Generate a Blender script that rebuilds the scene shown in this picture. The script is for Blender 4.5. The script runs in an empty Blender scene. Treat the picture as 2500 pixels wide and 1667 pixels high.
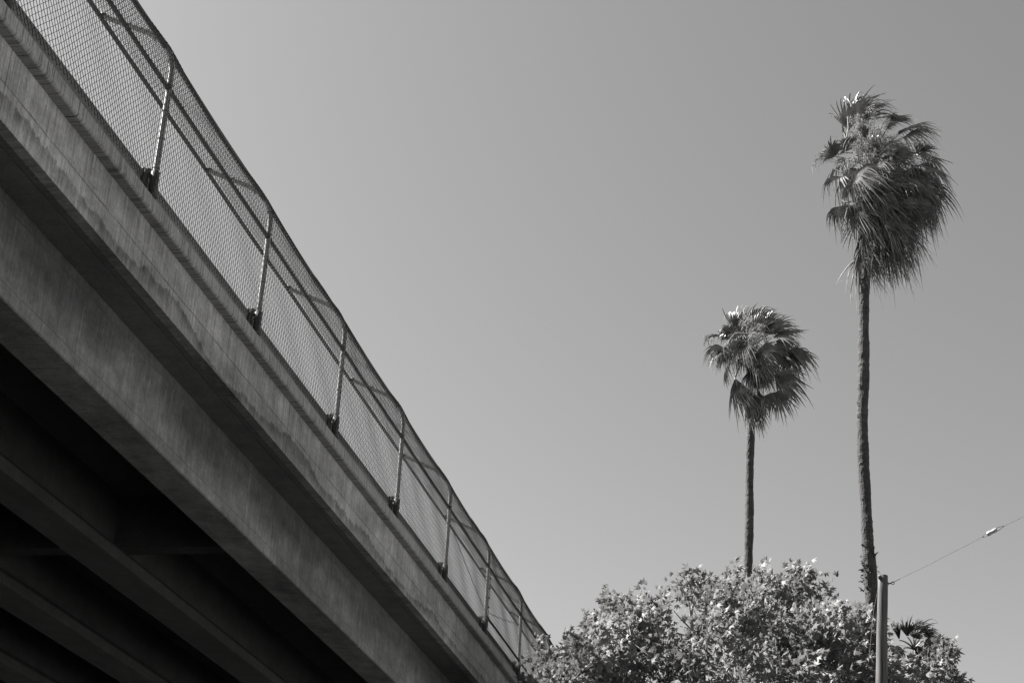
import bpy, math, random
import numpy as np
from mathutils import Vector, Matrix
random.seed(7); rng = np.random.default_rng(7)
S = bpy.context.scene; C = S.collection
CAMZ = 1.6
F_PX = 4310.2
ROT = [[0.98055997, 0.03102769, 0.19375096], [0.18906703, -0.41357122, -0.89062478], [0.05249579, 0.90994293, -0.41139769]]
RM = Matrix(ROT)

def at(px, py, Y):
    """photo pixel -> point of the place standing Y metres ahead along the bridge axis"""
    v = RM @ Vector((px - 1250.0, -(py - 833.5), -F_PX))
    v *= Y / v.y
    return Vector((v.x, v.y, v.z + CAMZ))

# ------------------------------------------------------------------ object helpers
def put(name, me, mat, parent=None):
    o = bpy.data.objects.new(name, me); C.objects.link(o)
    if mat: me.materials.append(mat)
    if parent: o.parent = parent
    return o
def tag(o, label=None, cat=None, group=None, kind=None):
    if label: o['label'] = label
    if cat: o['category'] = cat
    if group: o['group'] = group
    if kind: o['kind'] = kind
    return o
def thing(name, label, cat, loc=(0, 0, 0), group=None):
    o = bpy.data.objects.new(name, None); C.objects.link(o); o.location = loc
    o.empty_display_size = .3
    return tag(o, label, cat, group)

class MB:
    def __init__(s): s.v = []; s.f = []
    def add(s, vs, fs):
        b = len(s.v); s.v.extend([tuple(p) for p in vs]); s.f.extend([tuple(i + b for i in f) for f in fs])
    def box(s, x0, x1, y0, y1, z0, z1):
        s.add([(x0,y0,z0),(x1,y0,z0),(x1,y1,z0),(x0,y1,z0),(x0,y0,z1),(x1,y0,z1),(x1,y1,z1),(x0,y1,z1)],
              [(0,3,2,1),(4,5,6,7),(0,1,5,4),(1,2,6,5),(2,3,7,6),(3,0,4,7)])
    def tube(s, pts, rad, n=8, caps=True):
        pts = [Vector(p) for p in pts]
        if not hasattr(rad, '__len__'): rad = [rad] * len(pts)
        vs = []; fs = []; prev = None
        for i, p in enumerate(pts):
            t = (pts[min(i+1, len(pts)-1)] - pts[max(i-1, 0)])
            t = t.normalized() if t.length > 1e-9 else Vector((0,0,1))
            if prev is None:
                a = Vector((0,0,1)) if abs(t.z) < .9 else Vector((1,0,0))
                u = t.cross(a).normalized()
            else:
                u = (prev - t * prev.dot(t)).normalized()
            prev = u; w = t.cross(u)
            for k in range(n):
                an = 2*math.pi*k/n
                vs.append(p + (u*math.cos(an) + w*math.sin(an)) * rad[i])
        for i in range(len(pts)-1):
            for k in range(n):
                a = i*n+k; b = i*n+(k+1) % n
                fs.append((a, b, b+n, a+n))
        if caps:
            fs.append(tuple(range(n-1, -1, -1))); m = (len(pts)-1)*n; fs.append(tuple(m+k for k in range(n)))
        s.add(vs, fs)
    def prism(s, prof, ys):
        """closed (x,z) profile extruded through the y stations"""
        n = len(prof); vs = []; fs = []
        for y in ys:
            for (x, z) in prof: vs.append((x, y, z))
        for i in range(len(ys)-1):
            for k in range(n):
                a = i*n+k; b = i*n+(k+1) % n
                fs.append((a, b, b+n, a+n))
        fs.append(tuple(range(n-1, -1, -1))); m = (len(ys)-1)*n; fs.append(tuple(m+k for k in range(n)))
        s.add(vs, fs)
    def mesh(s, name, smooth=False):
        me = bpy.data.meshes.new(name); me.from_pydata(s.v, [], s.f); me.update()
        if smooth: me.polygons.foreach_set('use_smooth', [True]*len(me.polygons))
        return me
    def build(s, name, mat, parent=None, smooth=False): return put(name, s.mesh(name, smooth), mat, parent)

# ------------------------------------------------------------------ materials
def new_mat(name):
    m = bpy.data.materials.new(name); m.use_nodes = True
    nt = m.node_tree; b = nt.nodes['Principled BSDF']
    return m, nt, b
def N(nt, t, **k):
    n = nt.nodes.new(t)
    for a, v in k.items():
        if a in n.inputs: n.inputs[a].default_value = v
        else: setattr(n, a, v)
    return n
def mth(nt, op, a, b=None, c=None, clamp=False):
    n = nt.nodes.new('ShaderNodeMath'); n.operation = op; n.use_clamp = clamp
    for i, v in enumerate((a, b, c)):
        if v is None: continue
        if isinstance(v, (int, float)): n.inputs[i].default_value = v
        else: nt.links.new(v, n.inputs[i])
    return n.outputs[0]
def coords(nt, scale=(1,1,1), loc=(0,0,0)):
    tc = nt.nodes.new('ShaderNodeTexCoord'); mp = nt.nodes.new('ShaderNodeMapping')
    mp.inputs['Scale'].default_value = scale; mp.inputs['Location'].default_value = loc
    nt.links.new(tc.outputs['Object'], mp.inputs['Vector']); return mp.outputs[0]
def noise(nt, scale=(1,1,1), sc=1, detail=4, rough=.55, loc=(0,0,0)):
    n = nt.nodes.new('ShaderNodeTexNoise'); n.inputs['Scale'].default_value = sc
    n.inputs['Detail'].default_value = detail; n.inputs['Roughness'].default_value = rough
    nt.links.new(coords(nt, scale, loc), n.inputs['Vector']); return n.outputs['Fac']
def ramp(nt, fac, a, b, lo=0., hi=1.):
    n = nt.nodes.new('ShaderNodeMapRange'); n.clamp = True
    nt.links.new(fac, n.inputs['Value'])
    for k, v in zip(('From Min', 'From Max', 'To Min', 'To Max'), (a, b, lo, hi)): n.inputs[k].default_value = v
    return n.outputs[0]
def grey(nt, fac, sock):
    cb = nt.nodes.new('ShaderNodeCombineColor')
    for k in range(3): nt.links.new(fac, cb.inputs[k])
    nt.links.new(cb.outputs[0], sock)
def bump(nt, b, h, strength=.3, dist=.01):
    n = nt.nodes.new('ShaderNodeBump'); n.inputs['Strength'].default_value = strength; n.inputs['Distance'].default_value = dist
    nt.links.new(h, n.inputs['Height']); nt.links.new(n.outputs[0], b.inputs['Normal'])

def concrete(name, base, streak=.3, blotch=.35, kind=None, zref=0., xa=0., xb=0.):
    m, nt, b = new_mat(name)
    # blotches, vertical run marks, pores
    big = ramp(nt, noise(nt, (1, .45, 1.2), 1.1, 6, .6), .3, .7, 1-blotch, 1+blotch)
    run = ramp(nt, noise(nt, (.15, 1, .06), 26, 5, .75), .3, .7, 1-streak, 1+streak)
    fine = ramp(nt, noise(nt, (1, 1, .5), 45, 4, .8), .3, .7, .78, 1.22)
    pore = ramp(nt, noise(nt, (1, 1, 1), 38, 2, .5, (5, 3, 1)), .66, .74, 1, .5)
    mid = ramp(nt, noise(nt, (1, .7, 1), 4.5, 6, .7, (2, 5, 8)), .3, .7, 1-blotch*.7, 1+blotch*.7)
    f = mth(nt, 'MULTIPLY', mth(nt, 'MULTIPLY', mth(nt, 'MULTIPLY', big, mid), run), mth(nt, 'MULTIPLY', fine, pore))
    tc = nt.nodes.new('ShaderNodeTexCoord'); sp = nt.nodes.new('ShaderNodeSeparateXYZ')
    nt.links.new(tc.outputs['Object'], sp.inputs[0]); X, Y, Z = sp.outputs
    hgt = f
    if kind == 'fascia':
        # form joint running along the face
        wob = mth(nt, 'MULTIPLY', mth(nt, 'SUBTRACT', noise(nt, (0, 1, 0), 1.5, 4, .6), .5), .03)
        d = mth(nt, 'ABSOLUTE', mth(nt, 'SUBTRACT', mth(nt, 'ADD', Z, wob), zref + .30))
        brk = ramp(nt, noise(nt, (0, 1, 0), 2.3, 3, .7, (0, 9, 0)), .36, .56, .85, .35)
        ln = mth(nt, 'MAXIMUM', ramp(nt, d, .002, .008, 0, 1), brk)
        f = mth(nt, 'MULTIPLY', f, ln)
        # vertical panel joints
        pj = mth(nt, 'PINGPONG', mth(nt, 'ADD', Y, 3.9), 3.66)
        f = mth(nt, 'MULTIPLY', f, ramp(nt, pj, .004, .014, .45, 1))
        # tide line of old water stain above the drip edge
        e = mth(nt, 'ADD', mth(nt, 'MULTIPLY', mth(nt, 'SUBTRACT', noise(nt, (0, 1, 0), .42, 2, .5, (0, 4, 0)), .48), .75),
                mth(nt, 'MULTIPLY', noise(nt, (0, 1, .35), 4.6, 7, .8, (0, 2, 0)), .26))
        h = mth(nt, 'SUBTRACT', mth(nt, 'SUBTRACT', Z, zref), e)
        band = mth(nt, 'MULTIPLY', ramp(nt, h, .012, -.004, 0, 1), ramp(nt, h, -.17, -.03, .12, 1))
        band = mth(nt, 'MULTIPLY', band, ramp(nt, noise(nt, (1, 1, .4), 9, 4, .7), .3, .6, .25, 1))
        f = mth(nt, 'MULTIPLY', f, mth(nt, 'SUBTRACT', 1, mth(nt, 'MULTIPLY', band, .6)))
        # darker run marks hanging under the coping
        tp = ramp(nt, Z, zref + .22, zref + .5, 0, 1)
        rr = ramp(nt, noise(nt, (1, 1, .04), 22, 4, .75, (1, 7, 0)), .52, .66, 0, .4)
        f = mth(nt, 'MULTIPLY', f, mth(nt, 'SUBTRACT', 1, mth(nt, 'MULTIPLY', tp, rr)))
    if kind == 'coping':
        rr = ramp(nt, noise(nt, (0, 1, .05), 34, 3, .8, (1, 3, 0)), .48, .62, 1.08, .45)
        f = mth(nt, 'MULTIPLY', f, rr)
        pj = mth(nt, 'PINGPONG', mth(nt, 'ADD', Y, .45), 1.22)
        f = mth(nt, 'MULTIPLY', f, ramp(nt, pj, .004, .016, .55, 1))
    if kind == 'girder':
        # sooty, damp-stained upper web, formed-panel seams
        s1 = noise(nt, (1, 1, .7), 1.9, 7, .72, (3, 0, 0))
        up = ramp(nt, mth(nt, 'ADD', Z, mth(nt, 'MULTIPLY', s1, .5)), zref + .52, zref + .82, 0, 1)
        f = mth(nt, 'MULTIPLY', f, mth(nt, 'SUBTRACT', 1, mth(nt, 'MULTIPLY', up, .5)))
        tick = ramp(nt, noise(nt, (1, 1, .12), 26, 2, .8, (2, 1, 0)), .60, .68, 0, .5)
        tickz = ramp(nt, mth(nt, 'ABSOLUTE', mth(nt, 'SUBTRACT', Z, zref + .62)), .05, .14, 1, 0)
        f = mth(nt, 'MULTIPLY', f, mth(nt, 'ADD', 1, mth(nt, 'MULTIPLY', tick, tickz)))
        seam = mth(nt, 'PINGPONG', mth(nt, 'ADD', Y, 1.1), 2.44)
        f = mth(nt, 'MULTIPLY', f, ramp(nt, seam, .004, .02, .7, 1))
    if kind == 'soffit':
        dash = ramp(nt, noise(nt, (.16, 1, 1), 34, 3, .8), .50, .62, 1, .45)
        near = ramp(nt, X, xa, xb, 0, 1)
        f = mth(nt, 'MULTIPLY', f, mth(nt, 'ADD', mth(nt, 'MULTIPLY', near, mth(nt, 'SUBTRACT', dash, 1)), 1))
    f = mth(nt, 'MULTIPLY', f, base, clamp=True)
    grey(nt, f, b.inputs['Base Color'])
    b.inputs['Roughness'].default_value = .9; b.inputs['Specular IOR Level'].default_value = .25
    bump(nt, b, hgt, .5, .004)
    return m
def plain(name, col, rough=.6, metal=0., var=.2, sc=8, spec=.5, bmp=0., scale=(1,1,1)):
    m, nt, b = new_mat(name)
    f = mth(nt, 'MULTIPLY', ramp(nt, noise(nt, scale, sc, 4, .6), .3, .7, 1-var, 1+var), col)
    grey(nt, f, b.inputs['Base Color'])
    b.inputs['Roughness'].default_value = rough; b.inputs['Metallic'].default_value = metal
    b.inputs['Specular IOR Level'].default_value = spec
    if bmp: bump(nt, b, f, bmp, .01)
    return m
def leafmat(name, col, trans=.35, rough=.4, var=.35, sc=2.2, spec=.5):
    m, nt, b = new_mat(name)
    f = mth(nt, 'MULTIPLY', ramp(nt, noise(nt, (1,1,1), sc, 3, .7), .3, .7, 1-var, 1+var), col)
    grey(nt, f, b.inputs['Base Color'])
    b.inputs['Roughness'].default_value = rough; b.inputs['Specular IOR Level'].default_value = spec
    t = nt.nodes.new('ShaderNodeBsdfTranslucent'); grey(nt, f, t.inputs['Color'])
    mx = nt.nodes.new('ShaderNodeMixShader'); mx.inputs[0].default_value = trans
    out = nt.nodes['Material Output']
    nt.links.new(b.outputs[0], mx.inputs[1]); nt.links.new(t.outputs[0], mx.inputs[2]); nt.links.new(mx.outputs[0], out.inputs[0])
    return m

# ------------------------------------------------------------------ the bridge
ZC = CAMZ
zA, zBull, zUp = 7.804 + ZC, 7.675 + ZC, 7.640 + ZC
xF = -6.513; zF = 7.014 + ZC; zGb = 6.131 + ZC
Y0, Y1 = -22., 64.
ys = [Y0 + i*(Y1-Y0)/60 for i in range(61)]
M_fascia = concrete('fascia concrete', .29, .36, .40, 'fascia', zF)
M_coping = concrete('coping concrete', .28, .16, .14, 'coping')
M_girder = concrete('girder concrete', .18, .28, .42, 'girder', zGb)
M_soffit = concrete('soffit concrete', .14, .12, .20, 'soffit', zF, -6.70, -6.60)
M_curb = concrete('curb concrete', .16, .2, .2)
M_inner = concrete('shade-darkened inner concrete', .058, .15, .25)  # same concrete, much darker base: shade under the deck put into the colour
M_asph = plain('asphalt', .05, .9, 0, .3, 20, .3, .3)

bridge = thing('road_bridge', 'long grey concrete girder bridge with stained fascia crossing overhead at left', 'bridge', (-14, 20, 0))
def bput(mb, name, mat, smooth=False):
    o = mb.build(name, mat, bridge, smooth); o.matrix_parent_inverse = Matrix.Translation(-bridge.location); return o
# coping with a rounded nose
prof = [(-6.82, zA), (-6.418, zA), (-6.40, zA-.018), (-6.40, zBull+.01), (-6.396, zBull)]
for k in range(1, 9):
    a = math.pi/2*k/8; prof.append((-6.396 - .030*(1-math.cos(a)) , zBull - (zBull-zUp)*math.sin(a)))
prof += [(xF-.05, zUp), (-6.82, zUp)]
mb = MB(); mb.prism(prof[::-1], ys); bput(mb, 'coping', M_coping)
# upstand curb behind the fence
mb = MB(); mb.prism([(-6.505, zA), (-6.83, zA), (-6.83, 8.05+ZC), (-6.52, 8.05+ZC), (-6.505, 8.035+ZC)], ys); bput(mb, 'curb', M_curb)
# fascia panel
mb = MB(); mb.prism([(xF, zF), (xF, zUp), (-6.83, zUp), (-6.83, zF+.24), (-6.62, zF+.24), (-6.62, zF+.001), (xF-.012, zF-.0)], ys); bput(mb, 'fascia', M_fascia)
# deck slab whose underside is the overhang soffit, with a drip groove
g0, g1 = -6.692, -6.708
mb = MB(); mb.prism([(-6.621, zF), (g0, zF), (g0, zF+.02), (g1, zF+.02), (g1, zF), (-38.6, zF), (-38.6, zF+.235), (-6.621, zF+.235)], ys); bput(mb, 'deck_slab', M_soffit)  # slab carried far left, unseen, to shut light out below
mb = MB(); mb.box(-38.5, -6.84, Y0, Y1, zF+.24, zF+.30); bput(mb, 'road_surface', M_asph)
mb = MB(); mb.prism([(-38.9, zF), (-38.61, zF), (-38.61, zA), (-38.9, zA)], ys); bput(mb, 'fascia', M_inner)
# girders
def girder(x, w, mat):
    zt = zF - .001; fl = .135; ww = .22
    mb = MB()
    # outer girder keeps a near flush face, with a groove between flange and web
    p = [(x, zGb+.012), (x-.012, zGb), (x-w+.012, zGb), (x-w, zGb+.012), (x-w, zGb+.15), (x-w+.12, zGb+.26), (x-w+.12, zt), (x-.03, zt), (x-.03, zF-.10), (x-.012, zF-.13),
         (x-.012, zGb+fl+.014), (x-.020, zGb+fl+.007), (x-.020, zGb+fl), (x, zGb+fl-.006)]
    mb.prism(p[::-1], ys); return bput(mb, 'girder', mat)
xs = [-6.975, -8.896, -10.85] + [-12.80 - 1.93*k for k in range(13)]  # farther girders are unseen, added with the wider deck to darken the underside
ws = [.448, .53] + [.56]*14
for i, (x, w) in enumerate(zip(xs, ws)):
    if i == 0: girder(x, w, M_girder); continue
    zt = zF - .001
    mb = MB()
    p = [(x, zGb+.01), (x-.01, zGb), (x-w+.01, zGb), (x-w, zGb+.01), (x-w, zGb+.13), (x-w+.15, zGb+.27), (x-w+.15, zt), (x-.15, zt), (x-.15, zGb+.27), (x, zGb+.13)]
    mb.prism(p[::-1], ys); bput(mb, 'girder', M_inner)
# cross diaphragms between girders
for yy in (2.0, 19.35, 36.7):
    for i in range(len(xs)-1):
        if yy == 2.0 and i < 1: continue
        a = xs[i]-ws[i]+.151; b2 = xs[i+1]-.151
        if i == 0: a = xs[0]-ws[0]+.121
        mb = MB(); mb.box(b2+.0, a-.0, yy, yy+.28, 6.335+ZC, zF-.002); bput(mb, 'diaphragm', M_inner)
# piers well before and beyond the view
for yy in (-12., 47.):
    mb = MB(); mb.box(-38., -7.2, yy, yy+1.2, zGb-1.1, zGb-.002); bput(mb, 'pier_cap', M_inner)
    for xx in (-9.5, -17., -24.5, -32.):
        mb = MB(); mb.tube([(xx, yy+.6, 0), (xx, yy+.6, zGb-1.1)], .5, 24); bput(mb, 'column', M_inner, False)

# ------------------------------------------------------------------ chain link fence
M_post = plain('galvanised post', .17, .36, 0, .25, 14, .8, .05, (1,1,.3))
M_rail = plain('weathered rail', .07, .7, 0, .25, 10, .3)
M_wire = plain('chain wire', .03, .8, 0, .2, 20, .2)
M_dark = plain('painted bracket', .06, .7, .2, .3, 20, .3)
fence = thing('chain_link_fence', 'tall chain-link fence with inward-curved posts along the bridge edge', 'fence', (-6.44, 20, zA))
def fput(o): o.parent = fence; o.matrix_parent_inverse = Matrix.Translation(-fence.location); return o
XP = -6.425; SP = 3.048; P1Y = 2.0957*6.41
zArc = 9.15 + ZC; RA = .573; TH = math.radians(65.3); LEG = .55
def prof_pt(s, off=0.):
    """point on the fence profile s metres up from the coping, off metres outboard"""
    hv = zArc - zA
    if s <= hv: return (XP + off, zA + s)
    a = min(TH, (s - hv)/RA); e = max(0, s - hv - RA*TH)
    x = XP - RA + math.cos(a)*(RA+off); z = zArc + math.sin(a)*(RA+off)
    return (x - math.sin(a)*e, z + math.cos(a)*e)
LT = zArc - zA + RA*TH + LEG
# wire fabric of one bay
NC = 86; ay = SP/NC; az = .037; ns = int((LT+.03)/az)
def fabric(seed):
    r = random.Random(seed); V = []; Fq = []
    rad = .0032
    ph = [r.uniform(0, 6.28) for _ in range(6)]
    for j in range(NC):
        pts = []
        for i in range(ns+1):
            y = (j + ((i + j) % 2))*ay
            s = .004 + i*az
            bulge = .010*math.sin(y/SP*math.pi)*(math.sin(s*2.1+ph[0])+.6*math.sin(y*3+s*4+ph[1])) + .004*math.sin(s*9+y*5+ph[2])
            off = .030 + (.0025 if (i % 2) else -.0025) + bulge
            off -= .030*math.sin(math.pi*y/SP)*math.exp(-((s-(zArc-zA)-.35)/.4)**2)
            x, z = prof_pt(s, off)
            z += .004*math.sin(y*7+ph[3]+s*3)
            pts.append((x, y, z))
        b = len(V)
        for (x, y, z) in pts:
            V += [(x+rad, y, z), (x, y+rad, z), (x-rad, y, z), (x, y-rad, z)]
        for i in range(ns):
            for k in range(4):
                a = b+i*4+k; c = b+i*4+(k+1) % 4
                Fq.append((a, c, c+4, a+4))
    me = bpy.data.meshes.new('mesh_panel'); me.from_pydata(V, [], Fq); me.update(); return me
fabs = [fabric(1), fabric(2), fabric(3)]
for f in fabs: f.materials.append(M_wire)
bays = range(-3, 10)
for n in bays:
    o = bpy.data.objects.new('mesh_panel', fabs[n % 3]); C.objects.link(o)
    o.location = (0, P1Y + n*SP, 0); fput(o)
# posts
arc = []
for k in range(40):
    x_, z_ = prof_pt(LT*k/39); arc.append((x_, 0, z_))
mb = MB(); mb.tube(arc, .030, 14); post_me = mb.mesh('post', True); post_me.materials.append(M_post)
mb = MB()
mb.tube([(XP, 0, zA-.012), (XP, 0, zA+.02), (XP, 0, zA+.255), (XP, 0, zA+.262)], [.046, .044, .044, .036], 14)
sleeve_me = mb.mesh('base_sleeve', True); sleeve_me.materials.append(M_dark)
mb = MB()   # anchor plate and gusset on the curb
mb.add([(XP-.04, -.012, zA+.24), (XP-.20, -.012, zA+.24), (XP-.20, -.012, zA+.275), (XP-.155, -.012, zA+.305), (XP-.10, -.012, zA+.27), (XP-.075, -.012, zA+.31), (XP-.04, -.012, zA+.29),
        (XP-.04, .012, zA+.24), (XP-.20, .012, zA+.24), (XP-.20, .012, zA+.275), (XP-.155, .012, zA+.305), (XP-.10, .012, zA+.27), (XP-.075, .012, zA+.31), (XP-.04, .012, zA+.29)],
       [(0,1,2,3,4,5,6), (13,12,11,10,9,8,7)] + [(k, (k+1) % 7+7-0 if False else k+7, (k+1) % 7+7, (k+1) % 7) for k in range(7)])
mb.box(XP-.24, XP-.055, -.09, .09, zA+.247, zA+.259)
mb.add([(XP-.067,-.16,zA+.0),(XP-.067,-.02,zA+.0),(XP-.067,-.02,zA+.26),(XP-.067,-.10,zA+.25),(XP-.062+.006,-.16,zA+.0),(XP-.056,-.02,zA+.0),(XP-.056,-.02,zA+.26),(XP-.056,-.10,zA+.25)],
       [(0,1,2,3),(7,6,5,4),(0,4,5,1),(1,5,6,2),(2,6,7,3),(3,7,4,0)])
for (dx, dy) in ((-.22, -.06), (-.22, .06), (-.10, -.06), (-.10, .06)):
    mb.tube([(XP+dx, dy, zA+.258), (XP+dx, dy, zA+.285)], .011, 6)
brk_me = mb.mesh('anchor_bracket'); brk_me.materials.append(M_dark)
tie_mes = []   # tie wires round the post
for k, s in enumerate((.30, .62, .93, 1.22, 1.5, 1.85, 2.2)):
    x, z = prof_pt(s, 0); t = min(TH, max(0, (s - (zArc-zA))/RA)); mb = MB()
    mb.tube([(x+math.cos(a)*.035*math.cos(t), math.sin(a)*.035, z+math.cos(a)*.035*math.sin(t)+.005*math.sin(a*2)) for a in [2*math.pi*i/10 for i in range(11)]], .0028, 4)
    me = mb.mesh('wire_tie'); me.materials.append(M_dark); tie_mes.append(me)
xt, zt_ = prof_pt(LT, 0)
def pt_me(f):
    mb = MB(); f(mb); me = mb.mesh('rail_clamp', True); me.materials.append(M_dark); return me
cl = [pt_me(lambda m: m.tube([(xt+.03, 0, zt_-.012), (xt-.012, 0, zt_+.006)], .037, 10)),
      pt_me(lambda m: m.tube([(XP-.002, -.05, 8.985+ZC), (XP-.002, .05, 8.985+ZC)], .028, 10))]
npost = range(-3, 11)
for n in npost:
    p = bpy.data.objects.new('post', post_me); C.objects.link(p)
    rx, ry = math.radians(random.uniform(-.8, .8)), math.radians(random.uniform(-.2, .15))   # slightly out of plumb, turned about its foot
    p.rotation_euler = (rx, ry, 0)
    foot = Vector((XP, 0, zA)); sh = foot - (p.rotation_euler.to_matrix() @ foot)
    p.location = (sh.x, P1Y+n*SP + sh.y, sh.z); fput(p)
    for me in [sleeve_me, brk_me] + cl + (tie_mes if -1 <= n <= 7 else []):
        c = bpy.data.objects.new(me.name, me); C.objects.link(c); c.parent = p
ya, yb = P1Y-3*SP, P1Y+10*SP
def rail(x, z, r, y0=ya, y1=yb, sag=.006, name='rail', mat=None):
    pts = []
    n = max(2, int((y1-y0)/.5))
    for i in range(n+1):
        y = y0+(y1-y0)*i/n; u = ((y-P1Y)/SP) % 1
        pts.append((x+.002*math.sin(y*1.3), y, z - sag*math.sin(u*math.pi)))
    mb = MB(); mb.tube(pts, r, 10); fput(mb.build(name, mat or M_rail, None, True))
rail(XP-.004, 8.985+ZC, .022)
rail(xt-.03, zt_+.012, .024)
x3, z3 = prof_pt(zArc-zA+RA*math.radians(34.7), .0); rail(x3, z3, .026, sag=.030)
P = lambda n: P1Y + (n-1)*SP
rail(XP, 8.125+ZC, .021, P(6), P(9), .002)
# bracing round the terminal post: truss rods, tension bar
def rod(a, b, r=.006, name='truss_rod'):
    a = Vector(a); b = Vector(b); mb = MB()
    mb.tube([a.lerp(b, k/6)+Vector((0,0,-.02*math.sin(k/6*math.pi))) for k in range(7)], r, 6); fput(mb.build(name, M_dark))
rod((XP-.01, P(5)+.05, 8.80+ZC), (XP-.01, P(6)-.04, 8.20+ZC))
rod((XP-.01, P(6)+.04, 8.20+ZC), (XP-.01, P(7)-.04, 8.80+ZC))
mb = MB(); mb.tube([(XP+.03, P(6)+.06, zA+.12), (XP+.03, P(6)+.06, 8.93+ZC)], .008, 6)
for k in range(6): mb.tube([(XP, P(6)-.02, zA+.30+k*.17), (XP+.045, P(6)+.065, zA+.30+k*.17)], .012, 6)
fput(mb.build('tension_bar', M_dark))

# ------------------------------------------------------------------ palms
M_ptrunk = None
def trunkmat():
    m, nt, b = new_mat('palm trunk')
    ring = noise(nt, (1.2, 1.2, 9), 2.4, 5, .7)
    fib = noise(nt, (12, 12, 2.5), 1.6, 4, .7)
    f = mth(nt, 'MULTIPLY', ramp(nt, ring, .3, .7, .55, 1.35), ramp(nt, fib, .3, .7, .6, 1.4))
    big = ramp(nt, noise(nt, (1, 1, .5), .8, 3, .6), .35, .65, .8, 1.2)
    f = mth(nt, 'MULTIPLY', mth(nt, 'MULTIPLY', f, big), .043)
    grey(nt, f, b.inputs['Base Color']); b.inputs['Roughness'].default_value = .9; b.inputs['Specular IOR Level'].default_value = .2
    bump(nt, b, mth(nt, 'ADD', ring, fib), .9, .03)
    return m
M_ptrunk = trunkmat()
M_frond = leafmat('palm frond', .115, .08, .42, .55, 3.5, .35)
M_dead = leafmat('dead palm frond', .115, .1, .6, .35, 3, .3)
M_flower = leafmat('palm flower stalk', .17, .3, .7, .3, 3, .3)
WIND = Vector((1, .15, 0))

def curve(a, b, lift, n=8):
    """bowed line from a to b"""
    out = []
    for i in range(n+1):
        t = i/n; out.append(a.lerp(b, t) + lift*(4*t*(1-t)))
    return out
def frond(mb, core, hub, tip, nrm=None, spread=1.5, droop=.5, wind=.5, nseg=34, split=.5, r=None, cup=.12, rag=.12, petw=.016, width=1.0):
    r = r or random
    ax = tip-hub; R = ax.length; ax.normalize()
    if nrm is None: nrm = Vector((r.uniform(-.5, .5), -1, r.uniform(-.2, .8)))
    nrm = nrm + Vector((r.gauss(-.45, .35), 0, r.gauss(.3, .35)))
    sd = ax.cross(nrm).normalized(); nn = sd.cross(ax).normalized()
    # petiole
    pp = curve(core, hub, Vector((0, 0, .10*(hub-core).length)), 7)
    mb.tube(pp, [petw*1.5 - petw*.7*i/7 for i in range(8)], 5, False)
    NR = 9
    G = Vector((0, 0, -1))
    for i in range(nseg):
        f0 = -spread + 2*spread*i/nseg; f1 = -spread + 2*spread*(i+1)/nseg; fm = (f0+f1)/2
        L = R*(1 - .16*abs(fm/spread)**2)*r.uniform(1-rag, 1+rag*.6)
        sw = wind*r.uniform(.6, 1.4); dr = droop*r.uniform(.5, 1.6); tw = r.uniform(-.3, .3); hang = r.choice((.2, .8, 1.6, 3.0))
        rows = []
        for k in range(NR+1):
            t = k/NR; rr = .03 + L*t
            if t <= split: wfrac = 1.
            else: wfrac = max(.04, (1-(t-split)/(1-split))**.65)
            half = (f1-f0)/2*width*wfrac*(1 if t <= split else split/t*1.15)
            e = max(0, t-.42)**2*1.5
            bend = G*(dr*e*R + hang*max(0, t-.62)**2*R) + WIND*(sw*e*R) + nn*(tw*e*R)
            cf = cup*R*t*(math.sin(fm)**2)
            def pt(an, h):
                q = hub + (ax*math.cos(an) + sd*math.sin(an))*rr + nn*(h + cf) + bend
                return q
            pl = .022*min(1, t*3)*wfrac + .002
            rows.append((pt(fm-half, 0), pt(fm, pl*1.8), pt(fm+half, 0)))
        vs = [p for row in rows for p in row]; fs = []
        for k in range(NR):
            a = k*3; fs += [(a, a+1, a+4, a+3), (a+1, a+2, a+5, a+4)]
        mb.add(vs, fs)
        # loose thread
        if r.random() < .22:
            p = rows[-2][1]; q = p + Vector((r.uniform(.02, .2)+.1*wind, r.uniform(-.1, .1), r.uniform(-.25, .05)))
            m_ = p.lerp(q, .5) + Vector((.03, 0, .03))
            w = Vector((.0025, 0, .0025))
            mb.add([p-w, p+w, m_+w, m_-w, q+w*.4, q-w*.4], [(0,1,2,3), (3,2,4,5)])
def strand(mb, p, d, L, w, r, g=.5, wi=.3, n=5):
    """thin drooping ribbon"""
    d = d.normalized(); s = d.cross(Vector((r.uniform(-1,1), r.uniform(-1,1), r.uniform(-1,1)))).normalized()*w
    vs = []; q = p.copy()
    for k in range(n+1):
        f = 1-.85*k/n
        vs += [q-s*f, q+s*f]
        d = (d + Vector((wi, 0, -g))*(.9/n) + Vector((r.uniform(-1,1), r.uniform(-1,1), r.uniform(-1,1)))*.10).normalized()
        q = q + d*(L/n)
    mb.add(vs, [(2*k, 2*k+1, 2*k+3, 2*k+2) for k in range(n)])
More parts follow.
